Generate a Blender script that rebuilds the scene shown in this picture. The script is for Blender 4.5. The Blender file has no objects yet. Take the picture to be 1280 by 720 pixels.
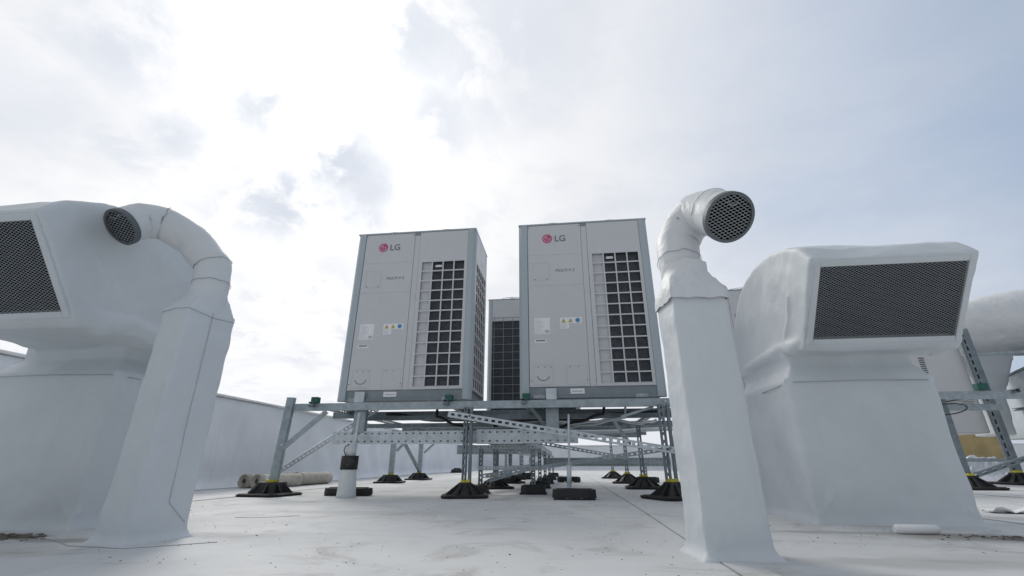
import bpy, bmesh, math, random
from mathutils import Vector, Matrix, noise
random.seed(7)
S = bpy.context.scene
C = S.collection
R = math.radians

# ------------------------------------------------------------------ camera
cam_d = bpy.data.cameras.new('camera'); cam = bpy.data.objects.new('camera', cam_d); C.objects.link(cam)
cam_d.sensor_width = 36; cam_d.lens = 556/1280*36
cam.location = (0, 0, .25); cam.rotation_euler = (math.pi/2+.376, 0, .117)
cam_d.clip_start = .02; cam_d.clip_end = 2000
S.camera = cam
S.render.resolution_x = 1024; S.render.resolution_y = 576
S.view_settings.view_transform = 'Standard'; S.view_settings.look = 'None'
S.view_settings.exposure = 0.23; S.view_settings.gamma = 1; S.view_settings.use_curve_mapping = False

# ------------------------------------------------------------------ node helper
class NT:
    def __init__(s, nt): s.nt = nt; s.n = nt.nodes; s.l = nt.links
    def new(s, t, **k):
        n = s.n.new(t)
        for a, b in k.items(): setattr(n, a, b)
        return n
    def put(s, sock, v):
        if isinstance(v, bpy.types.NodeSocket): s.l.new(v, sock)
        else: sock.default_value = v
    def math(s, op, a, b=0.0, c=0.0, clamp=False):
        n = s.new('ShaderNodeMath', operation=op, use_clamp=clamp)
        s.put(n.inputs[0], a); s.put(n.inputs[1], b); s.put(n.inputs[2], c)
        return n.outputs[0]
    def vmath(s, op, a, b=(0, 0, 0), scale=None):
        n = s.new('ShaderNodeVectorMath', operation=op)
        s.put(n.inputs[0], a); s.put(n.inputs[1], b)
        if scale is not None: s.put(n.inputs['Scale'], scale)
        return n.outputs['Value'] if op in ('DOT_PRODUCT', 'LENGTH', 'DISTANCE') else n.outputs[0]
    def noise(s, vec, scale, detail=4, rough=.5, dist=0, out='Fac'):
        n = s.new('ShaderNodeTexNoise'); n.inputs['Scale'].default_value = scale
        n.inputs['Detail'].default_value = detail; n.inputs['Roughness'].default_value = rough
        n.inputs['Distortion'].default_value = dist
        if vec is not None: s.l.new(vec, n.inputs['Vector'])
        return n.outputs[out]
    def ramp(s, v, a, b, lo=0.0, hi=1.0, smooth=True):
        n = s.new('ShaderNodeMapRange'); n.interpolation_type = 'SMOOTHSTEP' if smooth else 'LINEAR'
        s.put(n.inputs[0], v); n.inputs[1].default_value = a; n.inputs[2].default_value = b
        n.inputs[3].default_value = lo; n.inputs[4].default_value = hi
        return n.outputs[0]
    def mix(s, f, a, b, blend='MIX'):
        n = s.new('ShaderNodeMix', data_type='RGBA', blend_type=blend)
        s.put(n.inputs[0], f)
        for i, v in ((6, a), (7, b)):
            if isinstance(v, tuple) and len(v) == 3: v = v+(1,)
            s.put(n.inputs[i], v)
        return n.outputs[2]

# ------------------------------------------------------------------ world
W = bpy.data.worlds.new('World'); S.world = W; W.use_nodes = True
w = NT(W.node_tree); bg = w.n['Background']
SUN = Vector((-.43, .62, .655)).normalized()
sun_el = math.asin(SUN.z); sun_az = math.atan2(SUN.x, SUN.y)
sky = w.new('ShaderNodeTexSky', sky_type='NISHITA', sun_disc=False)
sky.sun_elevation = sun_el; sky.sun_rotation = sun_az; sky.air_density = 1.2; sky.dust_density = 2.5
D = w.new('ShaderNodeTexCoord').outputs['Generated']
warp = w.vmath('SCALE', w.vmath('SUBTRACT', w.noise(D, 5.5, 6, .6, out='Color'), (.5, .5, .5)), scale=.17)
DW = w.vmath('ADD', D, warp)
cs = w.vmath('DOT_PRODUCT', D, tuple(SUN))
glow = w.math('POWER', w.math('MAXIMUM', cs, 0.0), 5.0)
glow2 = w.math('POWER', w.math('MAXIMUM', cs, 0.0), 34.0)
up = w.new('ShaderNodeSeparateXYZ'); w.l.new(D, up.inputs[0])
# flattened cloud-layer coordinates
den = w.math('ADD', w.math('MAXIMUM', up.outputs[2], 0.0), .18)
flat = w.new('ShaderNodeCombineXYZ')
w.put(flat.inputs[0], w.math('DIVIDE', up.outputs[0], den)); w.put(flat.inputs[1], w.math('DIVIDE', up.outputs[1], den))
n1 = w.noise(flat.outputs[0], .8, 7, .55, .35)
n2 = w.noise(flat.outputs[0], 2.3, 6, .55, .2)
# blue-grey open side: to the right and behind the camera
side = w.vmath('DOT_PRODUCT', D, tuple(Vector((.86, .10, .22)).normalized()))
cover = w.ramp(w.math('ADD', side, w.math('MULTIPLY', w.math('SUBTRACT', n1, .5), 1.0)), .30, .95, 1.0, .15)
veil = w.mix(glow, (5.6, 5.85, 6.35), (8.0, 7.95, 7.9))
veil = w.mix(w.ramp(n2, .42, .66, .0, .6), veil, (5.2, 5.45, 5.95))
base = w.mix(w.math('MULTIPLY', cover, 1.0), w.mix(.78, sky.outputs[0], (3.1, 3.95, 5.3)), veil)
back = w.ramp(w.vmath('DOT_PRODUCT', D, tuple(Vector((-.25, .93, .22)).normalized())), -.35, .75, .62, 1.0)
base = w.mix(1.0, base, w.new('ShaderNodeCombineXYZ').outputs[0], 'MIX') if False else base
bl = w.vmath('SCALE', base, scale=back)
bl = w.vmath('ADD', bl, w.vmath('SCALE', (5.5, 5.2, 4.7), scale=glow2))
low = w.math('MULTIPLY', w.math('POWER', w.math('SUBTRACT', 1.0, w.math('MAXIMUM', up.outputs[2], 0.0)), 3.0), w.math('POWER', w.math('MAXIMUM', cs, 0.0), 3.0))
bl = w.vmath('ADD', bl, w.vmath('SCALE', (2.9, 2.7, 2.4), scale=low))
# grey wisps close to the sun
wsum = None
for d, r, k in (((-.438, .69, .577), .11, 1.0), ((-.405, .73, .55), .075, .9), ((-.556, .677, .483), .10, 1.0), ((-.50, .705, .50), .07, .9), ((-.533, .59, .607), .06, .9),
                ((-.634, .563, .53), .06, .8), ((-.668, .416, .617), .10, .8), ((-.253, .582, .773), .13, .85),
                ((-.775, .422, .47), .10, .5), ((-.413, .772, .484), .06, .8), ((-.24, .698, .675), .10, .8),
                ((-.483, .783, .392), .06, .3), ((-.12, .62, .77), .20, .75), ((-.60, .72, .35), .1, .25)):
    dd = w.vmath('DISTANCE', DW, d)
    m = w.ramp(dd, r*.2, r*1.55, k, 0.0)
    wsum = m if wsum is None else w.math('MAXIMUM', wsum, m)
wn = w.ramp(w.noise(D, 7.0, 6, .6, .3), .36, .52, .42, 1.0)
wsum = w.math('MAXIMUM', wsum, w.math('MULTIPLY', w.ramp(w.noise(flat.outputs[0], 4.2, 7, .6, .4), .53, .68), w.ramp(cs, .62, .9, 0, .55)))
wm = w.math('MULTIPLY', wsum, wn)
bl = w.mix(wm, bl, (5.6, 5.95, 6.6))
w.l.new(bl, bg.inputs['Color']); bg.inputs['Strength'].default_value = .11

sun_d = bpy.data.lights.new('sun', 'SUN'); sun_d.energy = 1.3; sun_d.angle = R(20); sun_d.color = (1, .95, .88)
sun = bpy.data.objects.new('sun', sun_d); C.objects.link(sun)
sun.rotation_euler = SUN.to_track_quat('Z', 'Y').to_euler()

# ------------------------------------------------------------------ materials
def mat(name, col, rough=.5, metal=0.0, var=.06, vscale=6, bump=0.0, bscale=30, spec=.5, dirt=None, dscale=2.0, damt=.4):
    m = bpy.data.materials.new(name); m.use_nodes = True
    t = NT(m.node_tree); b = t.n['Principled BSDF']
    co = t.new('ShaderNodeTexCoord').outputs['Object']
    f = t.noise(co, vscale, 5, .6)
    c = t.mix(t.ramp(f, .3, .7), tuple(x*(1-var) for x in col), tuple(min(1, x*(1+var)) for x in col))
    if dirt:
        d = t.ramp(t.noise(co, dscale, 8, .65, .6), .5, .75, 0, damt)
        c = t.mix(d, c, dirt)
    t.put(b.inputs['Base Color'], c)
    b.inputs['Metallic'].default_value = metal
    t.put(b.inputs['Roughness'], t.ramp(t.noise(co, vscale*2.3, 4), .3, .7, max(.03, rough-.07), min(1, rough+.07)))
    b.inputs['Specular IOR Level'].default_value = spec
    if bump:
        bn = t.new('ShaderNodeBump'); bn.inputs['Strength'].default_value = bump; bn.inputs['Distance'].default_value = .01
        t.l.new(t.noise(co, bscale, 5, .6), bn.inputs['Height']); t.l.new(bn.outputs[0], b.inputs['Normal'])
    return m

def membrane(name, col, wr=.35, ws=4.0, streak=.25):
    """white PVC roofing membrane: soft buckles, faint grime, water streaks"""
    m = bpy.data.materials.new(name); m.use_nodes = True
    t = NT(m.node_tree); b = t.n['Principled BSDF']
    co = t.new('ShaderNodeTexCoord').outputs['Object']
    c = t.mix(t.ramp(t.noise(co, 1.7, 6, .6, .4), .35, .7), col, tuple(x*.9 for x in col))
    mp = t.new('ShaderNodeMapping'); mp.inputs['Scale'].default_value = (14, 14, 1.1); t.l.new(co, mp.inputs[0])
    st = t.ramp(t.noise(mp.outputs[0], 1.0, 5, .6), .52, .78, 0, streak)
    c = t.mix(st, c, (col[0]*.70, col[1]*.71, col[2]*.68))
    sp = t.ramp(t.noise(co, 55, 3, .6), .72, .80, 0, .25)
    c = t.mix(sp, c, (.35, .33, .29))
    t.put(b.inputs['Base Color'], c)
    t.put(b.inputs['Roughness'], t.ramp(t.noise(co, 5, 4), .3, .7, .46, .62))
    b.inputs['Specular IOR Level'].default_value = .45
    b1 = t.new('ShaderNodeBump'); b1.inputs['Strength'].default_value = wr; b1.inputs['Distance'].default_value = .03
    t.l.new(t.noise(co, ws, 3, .5, .8), b1.inputs['Height'])
    b2 = t.new('ShaderNodeBump'); b2.inputs['Strength'].default_value = .12; b2.inputs['Distance'].default_value = .003
    t.l.new(t.noise(co, 60, 4, .6), b2.inputs['Height']); t.l.new(b1.outputs[0], b2.inputs['Normal'])
    t.l.new(b2.outputs[0], b.inputs['Normal'])
    return m

M = {}
M['membrane'] = membrane('white_membrane', (.68, .722, .745), .45, 3.2, .10)
M['membrane_elbow'] = membrane('wrapped_membrane', (.72, .745, .755), .45, 9, .2)
M['membrane_wall'] = membrane('parapet_membrane', (.82, .84, .87), .8, 1.3, .3)
M['seam'] = mat('seam_line', (.20, .22, .24), .6)
M['seam_soft'] = mat('seam_edge', (.42, .44, .46), .6)
M['dark'] = mat('dark_inside', (.008, .009, .010), .9, spec=.1)
M['wire'] = mat('grille_wire', (.38, .41, .43), .45, .5)
M['wire_dark'] = mat('grille_wire_dark', (.22, .24, .26), .5, .4)
M['rim'] = mat('vent_rim', (.13, .15, .16), .5, .3)
M['galv'] = mat('galvanised_steel', (.36, .415, .44), .42, .55, .14, 18, .1, 60, dirt=(.22, .25, .27), dscale=9, damt=.35)
M['galv_shaded'] = mat('shaded_steel', (.21, .25, .27), .45, .5, .16, 16, .1, 60, dirt=(.12, .14, .15), dscale=9, damt=.4)  # galvanised steel darkened to paint in shade on rear rails; also slotted posts, mast
M['galv_light'] = mat('bright_galvanised_steel', (.58, .63, .66), .40, .35, .1, 20, .08, 60)
M['paint'] = mat('warm_grey_paint', (.62, .63, .645), .38, 0, .02, 3, .03, 90, dirt=(.5, .5, .5), dscale=3, damt=.25)
M['paint_post'] = mat('cool_grey_paint', (.43, .49, .52), .4, 0, .03, 3)
M['paint_dark'] = mat('base_grey_paint', (.24, .28, .30), .45, 0, .08, 5)
M['groove'] = mat('panel_gap', (.16, .17, .18), .7)
M['emboss'] = mat('panel_edge', (.50, .51, .52), .5)
M['coil'] = mat('coil_fins', (.075, .085, .095), .55, .4, .25, 40)
M['plate'] = mat('inner_plate', (.60, .60, .62), .45)
M['rubber'] = mat('black_rubber', (.018, .019, .02), .6, 0, .2, 12, .2, 60, dirt=(.10, .10, .095), dscale=8, damt=.5)
M['yellow'] = mat('yellow_plastic', (.62, .56, .05), .5)
M['green'] = mat('green_rubber', (.02, .105, .085), .6)
M['pink'] = mat('logo_pink', (.56, .09, .21), .4)
M['white'] = mat('white_print', (.80, .80, .80), .4)
M['ink'] = mat('grey_ink', (.19, .20, .21), .5)
M['sticker'] = mat('white_sticker', (.86, .86, .88), .4)
M['warn'] = mat('warning_yellow', (.60, .45, .12), .5)
M['blue'] = mat('label_blue', (.10, .28, .52), .5)
M['pipe'] = mat('grey_white_pipe', (.66, .69, .71), .4)
M['roll'] = mat('rolled_membrane', (.48, .455, .39), .7, 0, .15, 9, .3, 20, dirt=(.2, .18, .15), dscale=6, damt=.6)
M['roll_in'] = mat('roll_core', (.06, .055, .05), .9)
M['wood'] = mat('plywood', (.46, .34, .16), .6, 0, .15, 4, dirt=(.25, .17, .08), dscale=5)
M['plastic'] = mat('clear_sheet', (.62, .65, .72), .2, 0, .1, 8)
M['foam'] = mat('white_foam', (.84, .85, .85), .6)
M['debris'] = mat('dirty_debris', (.16, .145, .12), .9, 0, .5, 30)
M['cable'] = mat('black_cable', (.02, .02, .022), .5)

def floor_mat():
    m = bpy.data.materials.new('roof_membrane'); m.use_nodes = True
    t = NT(m.node_tree); b = t.n['Principled BSDF']
    co = t.new('ShaderNodeTexCoord').outputs['Object']
    c = t.mix(t.ramp(t.noise(co, .7, 7, .6, .5), .3, .72), (.67, .68, .68), (.54, .56, .565))
    st = t.ramp(t.noise(co, 2.6, 8, .68, 1.2), .50, .68, 0, .75)         # dried puddle marks
    c = t.mix(st, c, (.43, .425, .405))
    mp = t.new('ShaderNodeMapping'); mp.inputs['Scale'].default_value = (1.0, 5.0, 1); mp.inputs['Rotation'].default_value = (0, 0, .15); t.l.new(co, mp.inputs[0])
    c = t.mix(t.ramp(t.noise(mp.outputs[0], 2.0, 7, .7, .4), .54, .72, 0, .5), c, (.36, .355, .34))
    wp = t.vmath('ADD', co, t.vmath('SCALE', t.vmath('SUBTRACT', t.noise(co, 7, 6, .65, out='Color'), (.5, .5, .5)), scale=.12))
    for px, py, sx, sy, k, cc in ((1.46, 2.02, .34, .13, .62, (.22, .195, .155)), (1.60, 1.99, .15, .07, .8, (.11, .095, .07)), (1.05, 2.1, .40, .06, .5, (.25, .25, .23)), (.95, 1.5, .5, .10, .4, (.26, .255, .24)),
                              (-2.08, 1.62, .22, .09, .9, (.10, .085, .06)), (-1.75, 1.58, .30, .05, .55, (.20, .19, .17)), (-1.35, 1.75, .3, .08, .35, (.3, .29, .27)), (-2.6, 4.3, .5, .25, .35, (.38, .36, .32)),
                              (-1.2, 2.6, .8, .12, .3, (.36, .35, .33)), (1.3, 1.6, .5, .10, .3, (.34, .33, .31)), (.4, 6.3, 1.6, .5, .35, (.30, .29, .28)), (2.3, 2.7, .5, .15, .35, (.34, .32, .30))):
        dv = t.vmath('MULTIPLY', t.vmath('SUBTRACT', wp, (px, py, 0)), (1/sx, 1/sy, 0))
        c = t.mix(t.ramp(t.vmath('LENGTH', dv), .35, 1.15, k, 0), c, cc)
    v = t.new('ShaderNodeTexVoronoi'); v.inputs['Scale'].default_value = 19; t.l.new(co, v.inputs['Vector'])
    pick = t.ramp(t.noise(co, 3.1, 3), .47, .60)
    vs = t.new('ShaderNodeSeparateColor'); t.l.new(v.outputs['Color'], vs.inputs[0])
    size = t.math('MULTIPLY', t.ramp(vs.outputs[0], .45, 1.0, 0, .13, False), pick)
    sp = t.math('LESS_THAN', v.outputs['Distance'], size)
    c = t.mix(t.math('MULTIPLY', sp, .72), c, (.13, .12, .11))
    v2 = t.new('ShaderNodeTexVoronoi'); v2.inputs['Scale'].default_value = 60; t.l.new(co, v2.inputs['Vector'])
    vs2 = t.new('ShaderNodeSeparateColor'); t.l.new(v2.outputs['Color'], vs2.inputs[0])
    sp2 = t.math('LESS_THAN', v2.outputs['Distance'], t.math('MULTIPLY', t.ramp(vs2.outputs[1], .55, 1.0, 0, .20, False), pick))
    c = t.mix(t.math('MULTIPLY', sp2, .4), c, (.22, .21, .20))
    t.put(b.inputs['Base Color'], c)
    t.put(b.inputs['Roughness'], t.ramp(t.noise(co, 3, 5), .3, .7, .62, .8)); b.inputs['Specular IOR Level'].default_value = .2
    b1 = t.new('ShaderNodeBump'); b1.inputs['Strength'].default_value = .5; b1.inputs['Distance'].default_value = .02
    t.l.new(t.noise(co, 2.2, 5, .55, .6), b1.inputs['Height'])
    b2 = t.new('ShaderNodeBump'); b2.inputs['Strength'].default_value = .2; b2.inputs['Distance'].default_value = .003
    t.l.new(t.noise(co, 45, 5, .6), b2.inputs['Height']); t.l.new(b1.outputs[0], b2.inputs['Normal'])
    t.l.new(b2.outputs[0], b.inputs['Normal'])
    return m
M['floor'] = floor_mat()

# ------------------------------------------------------------------ mesh helpers
class MB:
    def __init__(s): s.b = bmesh.new(); s.mi = 0
    def face(s, pts):
        f = s.b.faces.new([s.b.verts.new(p) for p in pts]); f.material_index = s.mi; return f
    def box(s, x0, x1, y0, y1, z0, z1, mx=None):
        P = [Vector(p) for p in ((x0, y0, z0), (x1, y0, z0), (x1, y1, z0), (x0, y1, z0), (x0, y0, z1), (x1, y0, z1), (x1, y1, z1), (x0, y1, z1))]
        if mx: P = [mx @ p for p in P]
        v = [s.b.verts.new(p) for p in P]
        for q in ((3, 2, 1, 0), (4, 5, 6, 7), (0, 1, 5, 4), (1, 2, 6, 5), (2, 3, 7, 6), (3, 0, 4, 7)):
            f = s.b.faces.new([v[i] for i in q]); f.material_index = s.mi
    def obox(s, o, a, bb, c):
        """box from corner o with edge vectors a, bb, c"""
        o, a, bb, c = Vector(o), Vector(a), Vector(bb), Vector(c)
        if a.cross(bb).dot(c) < 0: a, bb = bb, a
        v = [s.b.verts.new(p) for p in (o, o+a, o+a+bb, o+bb, o+c, o+a+c, o+a+bb+c, o+bb+c)]
        for q in ((3, 2, 1, 0), (4, 5, 6, 7), (0, 1, 5, 4), (1, 2, 6, 5), (2, 3, 7, 6), (3, 0, 4, 7)):
            f = s.b.faces.new([v[i] for i in q]); f.material_index = s.mi
    def bar(s, p0, p1, wd, dp, side=(0, 0, 1)):
        """solid bar centred on the line p0-p1"""
        p0, p1 = Vector(p0), Vector(p1); a = (p1-p0); u = Vector(side).cross(a)
        if u.length < 1e-6: u = Vector((1, 0, 0)).cross(a)
        u.normalize(); v = a.normalized().cross(u)
        s.obox(p0-u*wd/2-v*dp/2, a, u*wd, v*dp)
    def tube(s, pts, r, n=12, cap=True, jit=0):
        pts = [Vector(p) for p in pts]; rs = r if isinstance(r, (list, tuple)) else [r]*len(pts)
        rings = []; ref = None
        for i, p in enumerate(pts):
            d = (pts[min(i+1, len(pts)-1)]-pts[i]).normalized()+(pts[i]-pts[max(i-1, 0)]).normalized()
            if d.length < 1e-6: d = Vector((0, 0, 1))
            d.normalize()
            if ref is None: ref = Vector((0, 0, 1)) if abs(d.z) < .9 else Vector((1, 0, 0))
            u = (ref-d*ref.dot(d)).normalized(); ref = u; v = d.cross(u)
            rings.append([s.b.verts.new(p+(u*math.cos(2*math.pi*k/n)+v*math.sin(2*math.pi*k/n))*rs[i]) for k in range(n)])
        for a, b in zip(rings, rings[1:]):
            for k in range(n):
                f = s.b.faces.new((a[k], a[(k+1) % n], b[(k+1) % n], b[k])); f.smooth = True; f.material_index = s.mi
        if cap:
            for q in (rings[0][::-1], rings[-1]):
                f = s.b.faces.new(q); f.material_index = s.mi
        return rings
    def prism(s, poly, a, h):
        """closed prism: polygon points + extrusion vector"""
        poly = [Vector(p) for p in poly]; h = Vector(h)
        v0 = [s.b.verts.new(p) for p in poly]; v1 = [s.b.verts.new(p+h) for p in poly]; n = len(poly)
        fs = [s.b.faces.new(v0[::-1]), s.b.faces.new(v1)]
        for k in range(n): fs.append(s.b.faces.new((v0[k], v0[(k+1) % n], v1[(k+1) % n], v1[k])))
        for f in fs: f.material_index = s.mi
        return fs
    def frustum(s, A, B):
        """two matching rings of points"""
        v0 = [s.b.verts.new(p) for p in A]; v1 = [s.b.verts.new(p) for p in B]; n = len(A)
        fs = [s.b.faces.new(v0[::-1]), s.b.faces.new(v1)]
        for k in range(n): fs.append(s.b.faces.new((v0[k], v0[(k+1) % n], v1[(k+1) % n], v1[k])))
        for f in fs: f.material_index = s.mi
    def build(s, name, m, parent=None, bevel=0, loc=None, fix=True, smooth=False):
        if fix: bmesh.ops.recalc_face_normals(s.b, faces=s.b.faces[:])
        me = bpy.data.meshes.new(name); s.b.to_mesh(me); s.b.free()
        for q in (m if isinstance(m, (list, tuple)) else [m]): me.materials.append(M[q])
        if smooth:
            for p in me.polygons: p.use_smooth = True
        o = bpy.data.objects.new(name, me); C.objects.link(o)
        if parent: o.parent = parent
        if loc: o.location = loc
        if bevel:
            bv = o.modifiers.new('bevel', 'BEVEL'); bv.width = bevel; bv.segments = 2; bv.limit_method = 'ANGLE'
        return o

def empty(name, loc=(0, 0, 0), rz=0):
    o = bpy.data.objects.new(name, None); C.objects.link(o); o.location = loc; o.rotation_euler = (0, 0, rz); o.empty_display_size = .1
    return o
def tag(o, label=None, cat=None, group=None, kind=None):
    if label: o['label'] = label
    if cat: o['category'] = cat
    if group: o['group'] = group
    if kind: o['kind'] = kind
    return o
def copy_tree(o, parent=None):
    c = o.copy(); C.objects.link(c); c.parent = parent
    for ch in list(o.children): copy_tree(ch, c)
    return c
def wrap(o, vox, disp=0, size=.3, smooth=6, seed=0):
    """turn crude solids into a taut wrapped membrane skin"""
    r = o.modifiers.new('remesh', 'REMESH'); r.mode = 'VOXEL'; r.voxel_size = vox; r.use_smooth_shade = True
    s = o.modifiers.new('smooth', 'SMOOTH'); s.factor = .5; s.iterations = smooth
    if disp:
        t = bpy.data.textures.new('folds', 'CLOUDS'); t.noise_scale = size; t.noise_depth = 2
        d = o.modifiers.new('folds', 'DISPLACE'); d.texture = t; d.strength = disp; d.mid_level = .5; d.texture_coords = 'LOCAL'
def text(name, s, size, m, parent, loc, rot=(math.pi/2, 0, 0), depth=.0008, align='LEFT', bold=0):
    cu = bpy.data.curves.new(name, 'FONT'); cu.body = s; cu.size = size; cu.extrude = depth; cu.align_x = align; cu.offset = bold
    tmp = bpy.data.objects.new('tmp', cu); C.objects.link(tmp)
    dg = bpy.context.evaluated_depsgraph_get(); dg.update()
    me = bpy.data.meshes.new_from_object(tmp.evaluated_get(dg)); C.objects.unlink(tmp); bpy.data.objects.remove(tmp)
    me.materials.clear(); me.materials.append(M[m])
    o = bpy.data.objects.new(name, me); C.objects.link(o); o.parent = parent; o.location = loc; o.rotation_euler = rot
    return o

# ------------------------------------------------------------------ setting
m = MB(); n = 60
m.box(-3.9, 34, -12, 20.1, -.3, 0)
o = m.build('roof_deck', 'floor'); tag(o, kind='structure', label='pale grey membrane covered flat roof', cat='roof')
m = MB(); m.face([(-900, -900, -9), (900, -900, -9), (900, 900, -9), (-900, 900, -9)])
o = m.build('ground', 'floor'); tag(o, kind='structure')

def parapet(name, p0, p1, inward, h, label):
    """parapet wrapped in membrane: wavy skin face, fillet at the foot, metal edge on top"""
    p0, p1, n = Vector(p0), Vector(p1), Vector(inward)
    L = (p1-p0).length; d = (p1-p0)/L
    root = empty(name, p0)
    NX = int(L/.09); prof = [(.11, .004), (.05, .02), (.015, .06), (0, .12)]+[(0, .12+(h-.14)*k/9) for k in range(1, 10)]+[(-.02, h), (-.32, h+.005), (-.32, -.3)]
    mb = MB(); rows = []
    for i in range(NX+1):
        s_ = L*i/NX; row = []
        for k, (a, z) in enumerate(prof):
            w_ = 0
            if 2 < k < 13:
                w_ = .05*noise.noise(Vector((s_*.9+z*.5, z*.8, 3.1)))+.026*noise.noise(Vector((s_*3.0+z*2.2, z*1.0, 9.)))
                w_ *= min(1, (z)/.2)
            dz = .012*noise.noise(Vector((s_*.7, 1, 1))) if z > h-.05 else 0
            row.append(mb.b.verts.new(d*s_+n*(a+w_)+Vector((0, 0, z+dz))))
        rows.append(row)
    for a, b in zip(rows, rows[1:]):
        for k in range(len(prof)-1):
            f = mb.b.faces.new((a[k], b[k], b[k+1], a[k+1])); f.smooth = k < 12
    mb.build('membrane_skin', 'membrane_wall', root)
    mb = MB()
    mb.obox(-n*.34+Vector((0, 0, h-.004)), d*L, n*.375, Vector((0, 0, .022)))
    mb.build('coping', 'foam', root, bevel=.006)
    tag(root, label, 'parapet')
parapet('parapet_wall', (-3.8, -12, 0), (-3.8, 20, 0), (1, 0, 0), .95, 'long white wrapped parapet along the left edge behind the membrane rolls')
parapet('parapet_wall', (-4.1, 20, 0), (34, 20, 0), (0, -1, 0), .95, 'far white parapet crossing behind the steel frame feet')

# membrane sheet laps welded on the deck (thin raised strips)
m = MB()
for k, x in enumerate((-2.75, -99, .40, 1.98, 3.5, 5.1)):
    if x < -50: continue
    pts = []; y = -3
    while y < 19.5:
        pts.append((x+.012*noise.noise(Vector((y*.5, k*7., 0))), y)); y += .35
    for (xa, ya), (xb, yb) in zip(pts, pts[1:]):
        v = [m.b.verts.new(q) for q in ((xa, ya, .0045), (xb, yb, .0045), (xb+.09, yb, .003), (xa+.09, ya, .003), (xa, ya, .0005), (xb, yb, .0005))]
        m.b.faces.new((v[0], v[3], v[2], v[1])); m.b.faces.new((v[0], v[1], v[5], v[4]))
o = m.build('roof_seams', 'floor', fix=False); tag(o, kind='structure')
m = MB()
for k, x in ((2, .40),):
    pts = []; y = 1.2
    while y < 9:
        pts.append(Vector((x+.012*noise.noise(Vector((y*.5, k*7., 0)))-.001, y, .002))); y += .35
    m.tube(pts, .0010, 4)
m.tube([(-1.66, 2.30, .001), (-1.56, 2.29, .002), (-1.47, 2.33, .002), (-1.38, 2.41, .001)], .0011, 4)
m.tube([(-2.0, 1.63, .001), (-1.8, 1.57, .002), (-1.62, 1.47, .002), (-1.4, 1.45, .001), (-1.2, 1.6, .001)], .0011, 4)
o = m.build('roof_seam_shadow_gap', 'seam_soft'); o.name = 'roof_seam_edges'; tag(o, kind='structure')

# ------------------------------------------------------------------ intake cowls
def clip_rect(p, d, x0, x1, y0, y1):
    t0, t1 = -1e9, 1e9
    for a, v, lo, hi in ((p[0], d[0], x0, x1), (p[1], d[1], y0, y1)):
        if abs(v) < 1e-9:
            if a < lo or a > hi: return None
            continue
        ta, tb = (lo-a)/v, (hi-a)/v
        if ta > tb: ta, tb = tb, ta
        t0, t1 = max(t0, ta), min(t1, tb)
    return (t0, t1) if t1-t0 > 1e-4 else None
def mesh_grid(mb, o, ux, uy, wx, wy, cx, cy, bw=.0022, circle=None):
    """expanded metal: two families of crossing strands in the plane o + ux,uy"""
    nrm = ux.cross(uy).normalized()
    for sgn, off in ((1, 0.0), (-1, .0012)):
        d = Vector((cx, sgn*cy)).normalized(); pn = Vector((-d.y, d.x))
        step = abs(cx*pn.x) if abs(cx*pn.x) > 1e-6 else cx
        ext = circle or (wx*abs(pn.x)+wy*abs(pn.y))/2; k = -int(ext/step)-1
        while k*step <= ext:
            p = pn*(k*step)
            if circle:
                h2 = circle**2-(k*step)**2
                rg = (-math.sqrt(h2), math.sqrt(h2)) if h2 > 1e-6 else None
            else: rg = clip_rect(p, d, -wx/2, wx/2, -wy/2, wy/2)
            if rg:
                a = o+ux*(p.x+d.x*rg[0])+uy*(p.y+d.y*rg[0])+nrm*off
                b = o+ux*(p.x+d.x*rg[1])+uy*(p.y+d.y*rg[1])+nrm*off
                mb.bar(a, b, bw, .002, nrm)
            k += 1

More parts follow.
